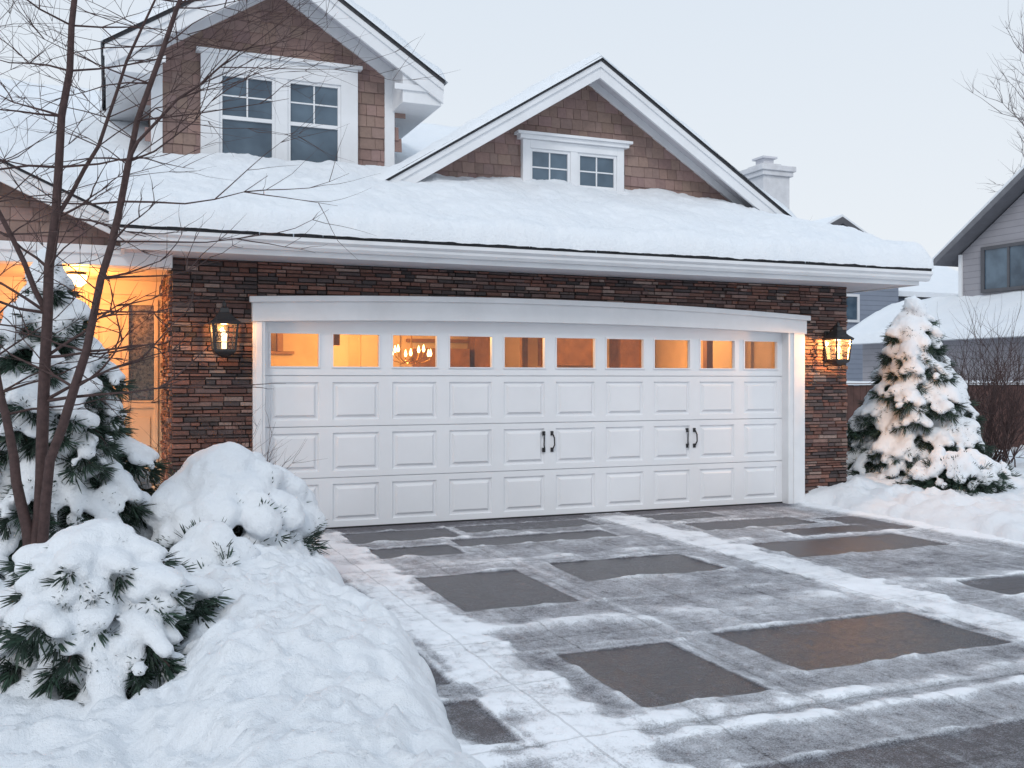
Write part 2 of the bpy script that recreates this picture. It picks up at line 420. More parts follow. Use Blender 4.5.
window('gable_window',4.78,5.98,3.92,4.37,yw-.03,.10,.05,mull=.1)

# dormer
DC,DZ,DH,DS=1.80,6.24,1.84,.64;dy=1.6
gable_roof('dormer',DC,DZ,DH,DS,1.02,5.0,dy,fh=.22,th=.07,snow=.11,sofd=.16)
DW0,DW1=.46,3.16
zc=DZ-.1-DS*(DC-DW0)
prism('dormer_wall',[(DC,DZ-.1),(DW1,zc),(DW1,3.6),(DW0,3.6),(DW0,zc)],dy+.001,4.5,SIDB,H)
n2=Vector((DS,0,1)).normalized();n3=Vector((-DS,0,1)).normalized()
shingles('dormer_shingles',DW0,DW1,3.75,6.2,dy,[(Vector((DC,0,DZ-.10)),n2),(Vector((DC,0,DZ-.10)),n3)],H,.135,5)
boxes('dormer_corner_boards',[(DW0-.03,DW0+.09,dy-.04,dy+.1,3.75,5.25),(DW1-.09,DW1+.03,dy-.04,dy+.1,3.75,5.25)],WHITE,H,.004)
for s_,nm in ((-1,'L'),(1,'R')):
    xe=DC+s_*DH;xw=DW0 if s_<0 else DW1
    ze=DZ-DS*DH-.07
    poly=[(xe-s_*.01,ze-.24),(xe-s_*.01,ze-.02),(xw,ze-.02+DS*abs(xe-xw)-.05),(xw,ze-.24)]
    prism('dormer_eave_box_'+nm,poly,1.10,4.4,WHITE,H,.005)
    prism('dormer_eave_trim_'+nm,[(xe+s_*.012,ze-.10),(xe+s_*.012,ze-.03),(xw-s_*.1,ze-.03),(xw-s_*.1,ze-.10)],1.075,1.102,WHITE,H,.004)
window('dormer_window',1.15,2.53,3.99,4.99,dy-.03,.20,.0,mull=.14,mv=1,mh=1,split=True)
box('dormer_window_head',.90,2.78,dy-.12,dy+.02,5.191,5.235,WHITE,H,.005)

# chimney
boxes('chimney',[(8.95,9.42,2.1,2.7,0,4.55),(8.91,9.46,2.06,2.74,4.55,4.62),(8.88,9.49,2.03,2.77,4.62,4.70),(9.02,9.35,2.2,2.6,4.70,4.76)],CHIM,H,.01)
boxes('chimney_cap',[(9.1,9.28,2.3,2.5,4.76,4.85),(9.06,9.32,2.26,2.54,4.85,4.88)],TRIMG,H)

# --- entry porch
PC,PZ,PH,PS=-1.85,3.92,2.05,.46
gable_roof('porch',PC,PZ,PH,PS,-.42,3.0,-.15,fh=.17,th=.05,snow=.12,sofd=.07)
pz=lambda x:PZ-.1-PS*abs(x-PC)
prism('porch_gable_wall',[(PC,PZ-.1),(.0,pz(0)),(.0,2.74),(-3.7,2.74),(-3.7,pz(-3.7))],-.14,-.05,SIDB,H)
n4=Vector((PS,0,1)).normalized();n5=Vector((-PS,0,1)).normalized()
shingles('porch_shingles',-3.7,.0,2.72,3.8,-.145,[(Vector((PC,0,PZ-.10)),n4),(Vector((PC,0,PZ-.10)),n5)],H,.12,9)
boxes('porch_beam',[(-3.9,.555,-.20,.02,2.58,2.74),(-3.95,.5,-.225,-.2,2.68,2.76),(-3.9,-3.7,-.2,.0,0,2.58)],WHITE,H,.006)
box('porch_ceiling',-3.9,.56,.02,1.5,2.60,2.66,CREAM,H)
box('porch_floor',-3.9,.55,-.2,1.5,-.05,.30,TRIMG,H)
ey=1.5
L=[(-3.9,-1.55,ey,ey+.1,.3,2.6),(-1.55,-1.42,ey-.04,ey+.1,.3,2.6),(-.42,-.20,ey-.04,ey+.1,.3,2.6),(-1.42,-.42,ey-.03,ey+.1,2.42,2.6),(-.20,.56,ey-.01,ey+.1,.3,1.30),(-.20,.20,ey-.01,ey+.1,1.3,2.34),(.46,.56,ey-.01,ey+.1,1.3,2.34),(-.20,.56,ey-.01,ey+.1,2.34,2.6),
   (-.14,-.10,ey-.03,ey-.01,.35,2.34),(.16,.20,ey-.03,ey-.01,.35,2.34),(.46,.50,ey-.03,ey-.01,.35,2.34),(-.14,.5,ey-.035,ey-.012,2.34,2.40),(.20,.46,ey-.025,ey-.01,1.22,1.30),(.24,.42,ey-.025,ey-.01,.45,1.12),(-.05,.12,ey-.025,ey-.01,1.4,2.25),(-.05,.12,ey-.025,ey-.01,.45,1.2),
   (-3.9,.56,ey-.05,ey-.01,2.45,2.6)]
boxes('entry_wall',L,CREAM,H,.004)
boxes('front_door',[(-1.42,-1.28,ey,ey+.05,.3,2.42),(-.56,-.42,ey,ey+.05,.3,2.42),(-1.28,-.56,ey,ey+.05,.3,.9),(-1.28,-.56,ey,ey+.05,2.28,2.42),(-.93,-.91,ey+.01,ey+.03,.9,2.28),(-1.28,-.56,ey+.012,ey+.03,1.58,1.60)],CREAM,H,.004)
boxes('entry_glass',[(-1.28,-.56,ey+.02,ey+.025,.9,2.28),(.20,.46,ey+.02,ey+.025,1.3,2.34)],GLASS,H)
boxes('hall_interior',[(-1.6,.55,3.2,3.25,.3,2.6),(-1.65,-1.6,1.62,3.2,.3,2.6),(-1.6,.55,1.62,3.2,2.6,2.62)],INT,H)
t=NT('sidelight_textured_glass');n=t.noise(38,4,.7);t.link(t.mixc(t.ramp(n,[(.35,0.),(.65,1.)]),(.04,.03,.03),(.6,.45,.3)),t.b.inputs['Base Color']);t.b.inputs['Roughness'].default_value=.2;t.bump(n,.8,.02)
box('sidelight_leaded_glass',.20,.46,ey+.04,ey+.05,1.2,2.4,t.m,H)
plight('hall_light',(-.9,2.3,2.2),(1,.45,.14),70,.12,H)
pl=empty('porch_ceiling_lamp')
V=[];F=[];tube(V,F,[(-.30,.75,2.6),(-.30,.75,2.57)],[.09,.09],16,True);mesh('lamp_canopy',V,F,BLACK,pl)
V=[];F=[];tube(V,F,[(-.30,.75,2.57),(-.30,.75,2.50),(-.30,.75,2.46)],[.10,.10,.05],16,True);mesh('lamp_bowl',V,F,BULB,pl,True)
plight('porch_light',(-.30,.72,2.35),(1,.37,.085),62,.1,pl)
plight('porch_light_2',(-2.2,.6,2.3),(1,.37,.085),45,.1,pl)

# --- wall lanterns
def lantern(x,z,gl,e,s=1.0,y0=-.03):
    E=empty('wall_lantern')
    boxes('back_plate',[(x-.045*s,x+.045*s,y0-.025,y0,z+.0*s,z+.30*s)],BLACK,E,.006)
    V=[];F=[]
    yc=y0-.15*s
    tube(V,F,[(x,y0-.01,z+.22*s),(x,y0-.05*s,z+.31*s),(x,y0-.11*s,z+.35*s),(x,yc,z+.31*s)],[.010*s]*4,6)
    def ring(zz,hw):return [(x+sx*hw,yc+sy*hw,zz) for sx,sy in ((-1,-1),(1,-1),(1,1),(-1,1))]
    def loft(rings):
        o=len(V)
        for r in rings:V.extend(r)
        for i in range(len(rings)-1):
            for k in range(4):F.append((o+i*4+k,o+i*4+(k+1)%4,o+(i+1)*4+(k+1)%4,o+(i+1)*4+k))
        F.append((o,o+1,o+2,o+3));m=len(rings)-1;F.append((o+m*4+3,o+m*4+2,o+m*4+1,o+m*4))
    loft([ring(z+.205*s,.105*s),ring(z+.222*s,.11*s),ring(z+.25*s,.075*s),ring(z+.30*s,.035*s),ring(z+.33*s,.03*s),ring(z+.345*s,.012*s),ring(z+.37*s,.014*s),ring(z+.39*s,.002)])
    loft([ring(z-.045*s,.01*s),ring(z-.03*s,.05*s),ring(z-.01*s,.075*s),ring(z+.0*s,.08*s),ring(z+.015*s,.08*s)])
    for sx,sy in ((-1,-1),(1,-1),(1,1),(-1,1)):
        tube(V,F,[(x+sx*.075*s,yc+sy*.075*s,z+.01*s),(x+sx*.090*s,yc+sy*.090*s,z+.207*s)],[.010*s]*2,5)
    for a,b in (((-1,-1),(1,-1)),((1,-1),(1,1)),((1,1),(-1,1)),((-1,1),(-1,-1))):
        for q in (.07,.145):tube(V,F,[(x+a[0]*.081*s,yc+a[1]*.081*s,z+q*s),(x+b[0]*.081*s,yc+b[1]*.081*s,z+q*s)],[.004*s]*2,4)
    mesh('lantern_frame',V,F,BLACK,E)
    V=[]
    for r in (ring(z+.013*s,.070*s),ring(z+.204*s,.084*s)):V.extend(r)
    F=[(k,(k+1)%4,(k+1)%4+4,k+4) for k in range(4)]
    mesh('lantern_panes',V,F,GLASS,E)
    V=[];F=[];tube(V,F,[(x,yc,z+.02*s),(x,yc,z+.09*s),(x,yc,z+.13*s),(x,yc,z+.165*s)],[.018*s,.02*s,.024*s,.005*s],10,True)
    mesh('lantern_candle',V,F,gl,E,True)
    # bulb sits below the cap and in front of the back plate so that the stones beside it are lit
    plight('lantern_light',(x,yc-.0,z+.185*s),(1,.45,.14),e,.02,E)
lantern(1.02,1.80,emis('candle_glow',(1,.78,.5),2.2),9,1.25)
lantern(8.34,1.76,emis('candle_glow_warm',(1,.55,.2),14),60,1.25)

# ================================================================ DRIVEWAY
rects=[(2.18,3.02,-3.86,-2.67,.0),(3.36,4.62,-3.28,-2.52,.0),(3.0,4.62,-1.5,-1.08,.05),(2.14,2.9,-1.8,-1.32,.08),(2.30,3.02,-5.98,-5.02,.0),
 (3.36,4.86,-5.78,-4.95,.0),(5.5,7.2,-3.08,-2.35,.05),(5.9,7.7,-4.9,-4.35,.1),(1.1,1.62,-6.15,-5.55,.12),(2.3,4.0,-7.6,-6.75,.25),(5.6,7.0,-1.5,-1.0,.12),(2.1,3.2,-.95,-.35,.12),
 (5.5,6.4,-.75,-.3,.15),(1.2,1.62,-4.4,-3.9,.25),(1.2,1.6,-5.3,-4.7,.25),(7.2,7.7,-2.2,-1.2,.2),(3.3,4.8,-.75,-.3,.18),(4.9,7.5,-7.4,-6.8,.35),(6.2,7.3,-2.2,-1.75,.1)]
slabx=[1.1,1.62,2.12,3.18,4.90,5.44,7.26,8.1];slaby=[0,-1.0,-2.4,-3.9,-4.9,-6.2,-7.7,-9.2,-10.7,-12.2]
nx,ny=320,500
V=[];F=[];SN=[];WT=[]
for i in range(nx+1):
    x=1.05+i*(8.15-1.05)/nx
    for j in range(ny+1):
        y=.06-(j/ny)**1.15*12
        wx=x+.05*fbm(x*2,y*2,1,3)*1.2;wy=y+.05*fbm(x*2,y*2,9,3)*1.2
        n1=fbm(x*.9,y*.9,2,4);n2=fbm(x*4,y*4,4,4);n3=fbm(x*7,y*1.1,6,3)
        s=.56+.30*n1+.34*n2+.14*n3
        for a,b in ((1.66,2.10),(4.94,5.40)):
            q_=.12*n2
            t=smooth(a-.03,a+.04,wx+q_)*(1-smooth(b-.04,b+.03,wx-q_));s=s+(1.0+.35*n2+.25*n3-s)*t
        w=0
        for (xa,xb,ya,yb,k) in rects:
            if x<xa-.1 or x>xb+.1 or y<ya-.1 or y>yb+.1:continue
            ux=wx*.3+x*.7;uy=wy*.3+y*.7
            t=smooth(xa-.012,xa+.014,ux)*(1-smooth(xb-.014,xb+.012,ux))*smooth(ya-.012,ya+.014,uy)*(1-smooth(yb-.014,yb+.012,uy))
            tgt=k-.06+max(0,n2*.6+n1*.4)*.7
            s=s+(tgt-s)*t;w=max(w,t*(1-k*2))
            # shovelled rim of snow round the bare slabs
            if t<.5:s+=.22*max(0,1-abs(min(abs(x-xa),abs(x-xb),abs(y-ya),abs(y-yb)))/.06)*(1+2*n2)
        for q in slabx:s+=.16*math.exp(-((x-q)/.022)**2)
        for q in slaby:s+=.16*math.exp(-((y-q)/.022)**2)
        for q,wd,am in ((-6.33,.05,.6),(-6.12,.07,.3),(-4.35,.16,.25),(-7.4,.08,.5),(-2.2,.10,.2)):
            yy=q+.05*math.sin(x*1.3)+.07*(x-3)*(.25 if q<-6 else 0)
            s+=am*math.exp(-((wy-yy)/wd)**2)*(1+n2*1.5)
        s-=.55*smooth(-.40,-.02,y+.1*n2)*(1-smooth(8.0,8.1,x))
        s+=.8*(1-smooth(1.25,1.55,wx+.1*n1))+.9*smooth(7.6,7.95,wx+.15*n1)
        s=max(0,min(1.15,s))
        h=.016*smooth(.45,1.0,s)*(1+1.5*n2)+.008*smooth(.6,1,s)*fbm(x*16,y*16,3,2)
        V.append((x,y,.002+h));SN.append(s);WT.append(w)
for i in range(nx):
    for j in range(ny):
        a=i*(ny+1)+j;F.append((a,a+1,a+ny+2,a+ny+1))
t=NT('driveway_slabs')
at=t.add('ShaderNodeAttribute',attribute_name='snow');wt=t.add('ShaderNodeAttribute',attribute_name='wet')
hi=t.noise(120,6,.9);mid=t.noise(14,7,.75);st=t.noise(6,5,.7,stretch=(5,.8,1))
stonec=t.mixc(t.ramp(mid,[(.3,0.),(.7,1.)]),(.075,.073,.088),(.15,.14,.16))
stonec=t.mixc(t.math('MULTIPLY',wt.outputs['Fac'],.85),stonec,t.mixc(t.ramp(mid,[(.3,0.),(.7,1.)]),(.018,.018,.023),(.052,.047,.054)))
tc=t.add('ShaderNodeTexCoord');br=t.add('ShaderNodeTexBrick');t.link(tc.outputs['Object'],br.inputs['Vector'])
br.offset=.0;br.inputs['Scale'].default_value=1;br.inputs['Mortar Size'].default_value=.007;br.inputs['Brick Width'].default_value=.62;br.inputs['Row Height'].default_value=.78
br.inputs['Color1'].default_value=(1,1,1,1);br.inputs['Color2'].default_value=(.8,.8,.8,1);br.inputs['Mortar'].default_value=(.25,.25,.25,1)
stonec=t.mixc(.8,stonec,br.outputs[0],'MULTIPLY')
f=t.math('ADD',at.outputs['Fac'],t.math('MULTIPLY',t.math('SUBTRACT',hi,.5),3.0))
f=t.math('ADD',f,t.math('MULTIPLY',t.math('SUBTRACT',mid,.5),1.1))
f=t.math('ADD',f,t.math('MULTIPLY',t.math('SUBTRACT',st,.5),.45))
cov=t.ramp(f,[(.18,0.),(.42,.42),(.70,.74),(.90,1.)])
snowc=t.mixc(at.outputs['Fac'],(.60,.64,.73),(.90,.925,.96))
t.link(t.mixc(t.math('MULTIPLY',cov,t.ramp(br.outputs[1],[(0.,1.),(1.,.75)])),stonec,snowc),t.b.inputs['Base Color'])
t.link(t.mixc(t.math('MULTIPLY',wt.outputs['Fac'],t.math('SUBTRACT',1.0,cov)),(.65,)*3,(.26,)*3),t.b.inputs['Roughness'])
t.bump(t.math('ADD',t.math('MULTIPLY',cov,.8),t.math('MULTIPLY',mid,.5)),.7,.016)
mesh('driveway',V,F,t.m,None,True,attrs={'snow':SN,'wet':WT})

# ================================================================ GROUND AND SNOW BANKS
mesh('ground',[(-300,-200,-.03),(400,-200,-.03),(400,500,-.03),(-300,500,-.03)],[(0,1,2,3)],SNOW)
def bank_h(x,y):
    edge=1.50+.10*fbm(y*1.2,3,0,3)*2+.05*fbm(y*6,1,0,3)*2-.22*smooth(-4.8,-6.5,y)
    d=edge-x
    if d<0:return -.02
    n=fbm(x*1.3,y*1.3,0,4);m=fbm(x*4.5,y*4.5,7,3);b=abs(noise.noise(Vector((x*5,y*5,2.2))));c=abs(noise.noise(Vector((x*12,y*12,4.2))))
    h=.27*math.sqrt(max(0,1-(1-min(1,d/.40))**2))+.06*smooth(.5,1.6,d)
    h*=(1+.5*n+.3*m)
    h+=.12*math.exp(-(((x-.75)/.45)**2+((y+4.2)/.8)**2))
    h+=.10*math.exp(-(((x-.7)/.4)**2+((y+5.5)/.5)**2))
    h+=.08*math.exp(-(((x-1.0)/.3)**2+((y+3.3)/.4)**2))
    h*=1-.62*smooth(.55,.1,x)*smooth(-3.9,-4.6,y)
    h*=1-.6*smooth(-.9,-.1,y)
    return h+.03*m-.10*b*min(1,d*4)-.055*c*min(1,d*4)+.045*min(1,d*6)
def hfield(name,fn,xs,y0,y1,ny):
    V=[];F=[];nx=len(xs)-1
    for x in xs:
        for j in range(ny+1):
            y=y0+(y1-y0)*j/ny;V.append((x,y,fn(x,y)))
    for i in range(nx):
        for j in range(ny):
            a=i*(ny+1)+j;F.append((a,a+ny+1,a+ny+2,a+1))
    return mesh(name,V,F,SNOW,None,True)
hfield('snow_bank',bank_h,[-9+10.7*(1-(1-i/280)**1.8) for i in range(281)],-9.0,-.02,460)
def yard_h(x,y):
    edge=7.95+.12*fbm(y*1.1,8,0,3)*2+.05*fbm(y*6,1,0,3)*2
    d=x-edge
    if d<0:return -.02
    n=fbm(x*.8,y*.8,5,4);m=fbm(x*3,y*3,2,3);b=abs(noise.noise(Vector((x*4,y*4,2.2))));c=abs(noise.noise(Vector((x*9,y*9,4.2))))
    h=.18*math.sqrt(max(0,1-(1-min(1,d/.35))**2))*(1+.6*n+.6*m)+.06*smooth(.5,3,d)*(1+n)
    h+=.08*math.exp(-(((x-10.2)/1.2)**2+((y-.8)/.9)**2))+.10*math.exp(-(((x-8.7)/.4)**2+((y+.9)/1.2)**2))*(1+2*m)
    return h-.09*b*min(1,d*3)-.04*c*min(1,d*3)
hfield('snow_bank',yard_h,[7.8+16.2*(i/260)**1.4 for i in range(261)],-9,14,340)

# ================================================================ CONIFERS WITH SNOW
bm=bmesh.new();bmesh.ops.create_icosphere(bm,subdivisions=2,radius=1);ICO_V=np.array([v.co[:] for v in bm.verts]);ICO_F=[tuple(v.index for v in f.verts) for f in bm.faces];bm.free()
class Blobs:
    def __init__(s):s.V=[];s.F=[];s.n=0
    def add(s,p,sc,ax=None):
        M=np.diag(sc)
        if ax is not None:
            q=Vector(ax).normalized().to_track_quat('X','Z').to_matrix();M=np.array(q)@M
        s.V.append(ICO_V@M.T+np.array(p));s.F+=[tuple(i+s.n for i in f) for f in ICO_F];s.n+=len(ICO_V)
    def obj(s,name,parent,vox=.03,disp=.03,size=.09):
        V=np.vstack(s.V);o=mesh(name,V.tolist(),s.F,SNOW,parent,True)
        m=o.modifiers.new('r','REMESH');m.mode='VOXEL';m.voxel_size=vox;m.use_smooth_shade=True
        sm=o.modifiers.new('s','SMOOTH');sm.factor=.5;sm.iterations=2
        tx=bpy.data.textures.new('c','CLOUDS');tx.noise_scale=size;tx.noise_depth=2
        d=o.modifiers.new('d','DISPLACE');d.texture=tx;d.strength=disp;d.mid_level=.5;d.texture_coords='GLOBAL'
        return o
class Needles:
    def __init__(s,seed):s.V=[];s.F=[];s.C=[];s.r=random.Random(seed)
    def tuft(s,p,d,n=18,L=.08,w=.009,spread=.8):
        r=s.r;d=d.normalized()
        k0=r.uniform(.6,1.4)
        for _ in range(n):
            q=Vector((r.gauss(0,1),r.gauss(0,1),r.gauss(0,1))).normalized()
            dd=(d+q*spread).normalized();l=L*r.uniform(.6,1.25)
            side=dd.cross(q)
            if side.length<1e-3:continue
            side.normalize();o=len(s.V);a=p+q*.025
            s.V+=[a-side*w*.5,a+side*w*.5,a+dd*l*.7+side*w*.4,a+dd*l,a+dd*l*.7-side*w*.4]
            s.F.append((o,o+1,o+2,o+3,o+4))
            k=k0*r.uniform(.6,1.4);s.C.append((.026*k,.052*k,.036*k))
    def obj(s,name,parent):return mesh(name,s.V,s.F,NEED,parent,cols=s.C)
def conifer(name,loc,Ht,Rad,seed,levels=11,profile='cone',snow=1.0,vox=.03,zb=.12,nb=9,nd=1.0,bs=1.0,pw=.85,NL=.085,side=.7,bare=.1):
    r=random.Random(seed);E=empty(name);loc=Vector(loc)
    B=Blobs();N=Needles(seed+1);V=[];F=[]
    tube(V,F,[loc,loc+Vector((0,0,Ht*.5)),loc+Vector((0,0,Ht*.97))],[.05*Ht/2.4,.03*Ht/2.4,.006],7)
    for li in range(levels):
        f=li/(levels-1)
        z0=zb+(Ht*.93-zb)*f
        if profile=='cone':rr=Rad*(1-f)**pw*(1-.18*smooth(.25,0,f))+.05
        else:rr=Rad*math.sqrt(max(0,1-f*f*.95))*(.9+.1*f)
        n=max(4,int(nb*(.45+.55*(rr/Rad))))
        off=r.random()*6.28
        for k in range(n):
            a=off+2*math.pi*k/n+r.uniform(-.25,.25);R_=rr*r.uniform(.72,1.15)
            out=Vector((math.cos(a),math.sin(a),0));lat=Vector((-out.y,out.x,0))
            zz=z0+r.uniform(-.05,.05)*Ht/2
            droop=r.uniform(.30,.60) if profile=='cone' else r.uniform(.25,.6)*(1-f*.6)
            P=lambda t:loc+out*(R_*t)+Vector((0,0,zz+.18*R_*t-droop*R_*t*t*1.2))
            tube(V,F,[P(0),P(.35),P(.7),P(1)],[.012,.009,.006,.003],4)
            steps=max(3,int(R_/.10));loaded=r.random()
            for i in range(steps):
                t=.18+.80*(i+.5)/steps;p=P(t);sz=(.040+.040*math.sin(math.pi*min(1,t*.85)))*r.uniform(.7,1.3)*bs
                ax=(P(min(1.05,t+.1))-P(t-.1))
                if r.random()<(.98 if loaded>bare else .3)*snow:
                    B.add(p+Vector((0,0,.04)),(sz*1.4,sz*1.1,sz*.66),ax)
                wid=.34*R_*t*(1.05-t*.6)
                for sg in (-1,1):
                    if R_>.16:
                        q=p+lat*sg*wid*r.uniform(.6,1.15)-Vector((0,0,.03+wid*.3))
                        if r.random()<side*snow:
                            s2=sz*r.uniform(.6,1.0);B.add(q+Vector((0,0,.035)),(s2*1.3,s2*.95,s2*.62),ax+lat*sg*.08)
                        for _ in range(max(1,int(2*nd))):N.tuft(q-Vector((0,0,.02)),out*.8+lat*sg*.8-Vector((0,0,.35)),int(14*nd),NL)
                        N.tuft(q-Vector((0,0,.05)),out*.5-Vector((0,0,.8)),int(14*nd),NL*1.1)
                N.tuft(p-Vector((0,0,.02)),out-Vector((0,0,.5)),int(16*nd),NL)
                N.tuft(p-Vector((0,0,.06)),Vector((r.uniform(-1,1),r.uniform(-1,1),-.8)),int(18*nd),NL*1.15)
            N.tuft(P(1),out-Vector((0,0,.15)),int(22*nd),NL*1.05,spread=.6)
    if profile=='cone':
        B.add(loc+Vector((0,0,Ht*.93)),(.045,.045,.10));B.add(loc+Vector((.01,0,Ht*.99)),(.024,.024,.07))
    mesh('trunk_and_boughs',V,F,BARK,E);B.obj('bough_snow',E,vox,.035 if vox>.025 else .025);N.obj('needles',E)
    return E
conifer('fir_tree',(-.40,-2.35,.1),2.36,1.02,11,16,nb=13,bs=.98,vox=.022,pw=.82,side=.62,bare=.14)
conifer('fir_tree',(10.45,.7,.05),2.64,1.10,23,15,nb=13,bs=1.22,vox=.028,pw=.66,NL=.10,side=.68,bare=.14)
def shrub(name,loc,Rx,Ht,seed,cover=.75,lumps=150,size=.12,nd=1.0,vox=.03,core=1.0,disp=.03,dsz=.09):
    r=random.Random(seed);E=empty(name);loc=Vector(loc);B=Blobs();N=Needles(seed);V=[];F=[]
    for k in range(14):
        a=r.random()*6.28;q=Vector((math.cos(a)*Rx*.7,math.sin(a)*Rx*.7,Ht*r.uniform(.3,.8)))
        tube(V,F,[loc,loc+q*.5+Vector((0,0,.05)),loc+q],[.018,.012,.005],5)
    ga=math.pi*(3-math.sqrt(5))
    for i in range(lumps):
        zf=(i+.5)/lumps
        rr=math.sqrt(max(0,1-zf*zf))
        a=i*ga+r.uniform(-.3,.3)
        k=r.uniform(.80,1.08)
        p=loc+Vector((math.cos(a)*rr*Rx*k,math.sin(a)*rr*Rx*k,(.08+zf*.92)*Ht*k-.03))
        nrm_=Vector((math.cos(a)*rr,math.sin(a)*rr,zf)).normalized()
        if r.random()<cover*smooth(.02,.45,zf)+zf*.5+.08:
            s=size*r.uniform(.6,1.25)*(.65+.6*zf)
            down=Vector((nrm_.x,nrm_.y,-rr*.9+.01))
            B.add(p+Vector((0,0,.03)),(s*1.25,s,s*.7),down)
        for sc in (1,.85,.7):
            for _ in range(int(2*nd)):
                q=loc+(p-loc)*sc+Vector((r.gauss(0,.05),r.gauss(0,.05),r.gauss(-.04,.04)))
                N.tuft(q,nrm_-Vector((0,0,.3)),16,.085,spread=.7)
        if zf<.5:
            q=p-Vector((0,0,.03));N.tuft(q,nrm_-Vector((0,0,.4)),22,.10)
    if core:B.add(loc+Vector((0,0,Ht*.66)),(Rx*.60*core,Rx*.60*core,Ht*.25))
    mesh('stems',V,F,BARK,E);B.obj('shrub_snow',E,vox,disp,dsz);N.obj('needles',E);return E
shrub('snow_covered_shrub',(.82,-2.65,.06),.62,.88,5,.66,120,.135,vox=.024,disp=.06,dsz=.12)
conifer('snow_covered_shrub',(-.06,-4.72,.0),.78,.68,31,8,'dome',zb=.14,nb=13,nd=1.3,bs=1.0,vox=.018,NL=.07,side=.72,bare=.12)
shrub('snow_covered_shrub',(.62,-3.45,.12),.32,.40,15,.7,60,.085,vox=.02,disp=.04)
shrub('snow_covered_shrub',(9.72,-.75,.14),.56,.46,19,.55,130,.078,1.4,vox=.022,core=0)
shrub('snow_covered_shrub',(10.55,-.45,.14),.34,.32,25,.5,60,.065,1.2,vox=.022,core=0)

# ================================================================ BARE TREES
def twig(V,F,r,p,d,L,rad0,depth,up=.25,n=5,kids=3):
    pts=[p.copy()];rd=[rad0];steps=5;cur=p.copy();dd=d.normalized()
    for i in range(steps):
        dd=(dd+Vector((r.gauss(0,.13),r.gauss(0,.13),r.gauss(0,.10)+up*.10))).normalized()
        cur=cur+dd*L/steps;pts.append(cur.copy());rd.append(rad0*(1-.78*(i+1)/steps))
    tube(V,F,pts,rd,n)
    if depth>0:
        for k in range(kids):
            i=r.randint(1,steps-1) if k else steps-1
            q=Vector((r.gauss(0,1),r.gauss(0,1),r.gauss(0,.6)+.2)).normalized()
            twig(V,F,r,pts[i],(dd*1.0+q*.75),L*r.uniform(.5,.75),max(rad0*.55,.0016),depth-1,up,4 if depth<2 else n,kids)
right=Vector((.926,-.378,0));fwd=Vector((.378,.926,0))
bt=empty('bare_tree');base=Vector((-.41,-3.35,.2));V=[];F=[];r=random.Random(4)
def LP(a,z,dp):return base+right*a+fwd*dp+Vector((0,0,z))
stems=[([(0,0,0),(-.07,.45,.0),(-.15,.85,.03),(-.26,1.25,.08),(-.42,1.9,.2)],[.042,.034,.028,.022,.014]),
       ([(-.03,.05,0),(.0,.5,.02),(.05,1.2,-.02),(.12,2.0,-.06),(.22,2.9,-.12),(.32,3.7,-.15),(.36,4.3,-.2)],[.042,.038,.034,.028,.022,.016,.008]),
       ([(.02,.15,0),(.13,.85,-.06),(.34,1.5,-.10),(.52,2.15,-.15),(.70,2.85,-.2),(.95,3.5,-.25),(1.2,4.1,-.3)],[.034,.030,.025,.021,.017,.013,.006]),
       ([(.1,1.7,-.04),(-.1,2.2,-.1),(-.35,2.75,-.2),(-.6,3.3,-.3)],[.018,.015,.012,.006]),
       ([(.52,2.15,-.15),(.62,2.6,-.2),(.95,2.95,-.3),(1.35,3.2,-.4)],[.014,.011,.008,.004]),
       ([(.16,2.3,-.08),(.4,2.75,0),(.5,3.3,.1),(.75,3.9,.15)],[.014,.012,.009,.005])]
for pts,rd in stems:
    P=[LP(*q) for q in pts];PP=[];RR=[]
    for i in range(len(P)-1):
        for k in range(3):
            t=k/3;PP.append(P[i].lerp(P[i+1],t)+Vector((r.gauss(0,.008),r.gauss(0,.008),0)));RR.append(rd[i]+(rd[i+1]-rd[i])*t)
    PP.append(P[-1]);RR.append(rd[-1]);tube(V,F,PP,RR,8)
    for i in range(3,len(PP)):
        if PP[i].z<1.3:continue
        for k in range(2):
            a=r.uniform(-1,1)
            d=right*r.choice([-1,1,1])*r.uniform(.5,1)+fwd*a*.6+Vector((0,0,r.uniform(-.1,.7)))
            twig(V,F,r,PP[i],d,r.uniform(.4,.95),max(.0036,RR[i]*.36),2,.2,5,r.choice([2,3]))
mesh('trunk_and_branches',V,F,BARK,bt,True)
def bare_tree(name,loc,Ht,rad0,seed,depth=5,mat=BARKF,kids=3,up=.2):
    E=empty(name);V=[];F=[];r=random.Random(seed);p=Vector(loc)
    top=p+Vector((r.gauss(0,.2),r.gauss(0,.2),Ht*.35));tube(V,F,[p,(p+top)/2,top],[rad0*1.3,rad0,rad0*.9],8)
    for k in range(6):
        a=k*1.05+r.random();d=Vector((math.cos(a)*.8,math.sin(a)*.8,1.0))
        twig(V,F,r,top,d,Ht*.36,rad0*.55,depth,up,5,kids)
    mesh('trunk_and_branches',V,F,mat,E,True);return E
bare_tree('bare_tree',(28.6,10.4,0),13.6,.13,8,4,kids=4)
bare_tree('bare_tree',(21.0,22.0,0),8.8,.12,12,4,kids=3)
bb=empty('bare_bush');V=[];F=[];r=random.Random(9)
for k in range(44):
    a=r.random()*6.28;e=r.uniform(.1,.6)
    twig(V,F,r,Vector((12.2+r.gauss(0,.15),1.0+r.gauss(0,.15),.1)),Vector((math.cos(a)*e,math.sin(a)*e,1)),r.uniform(1.1,1.9),.011,2,.1,4,4)
mesh('bush_branches',V,F,BARK,bb,True)
bb=empty('bare_bush');V=[];F=[];r=random.Random(19)
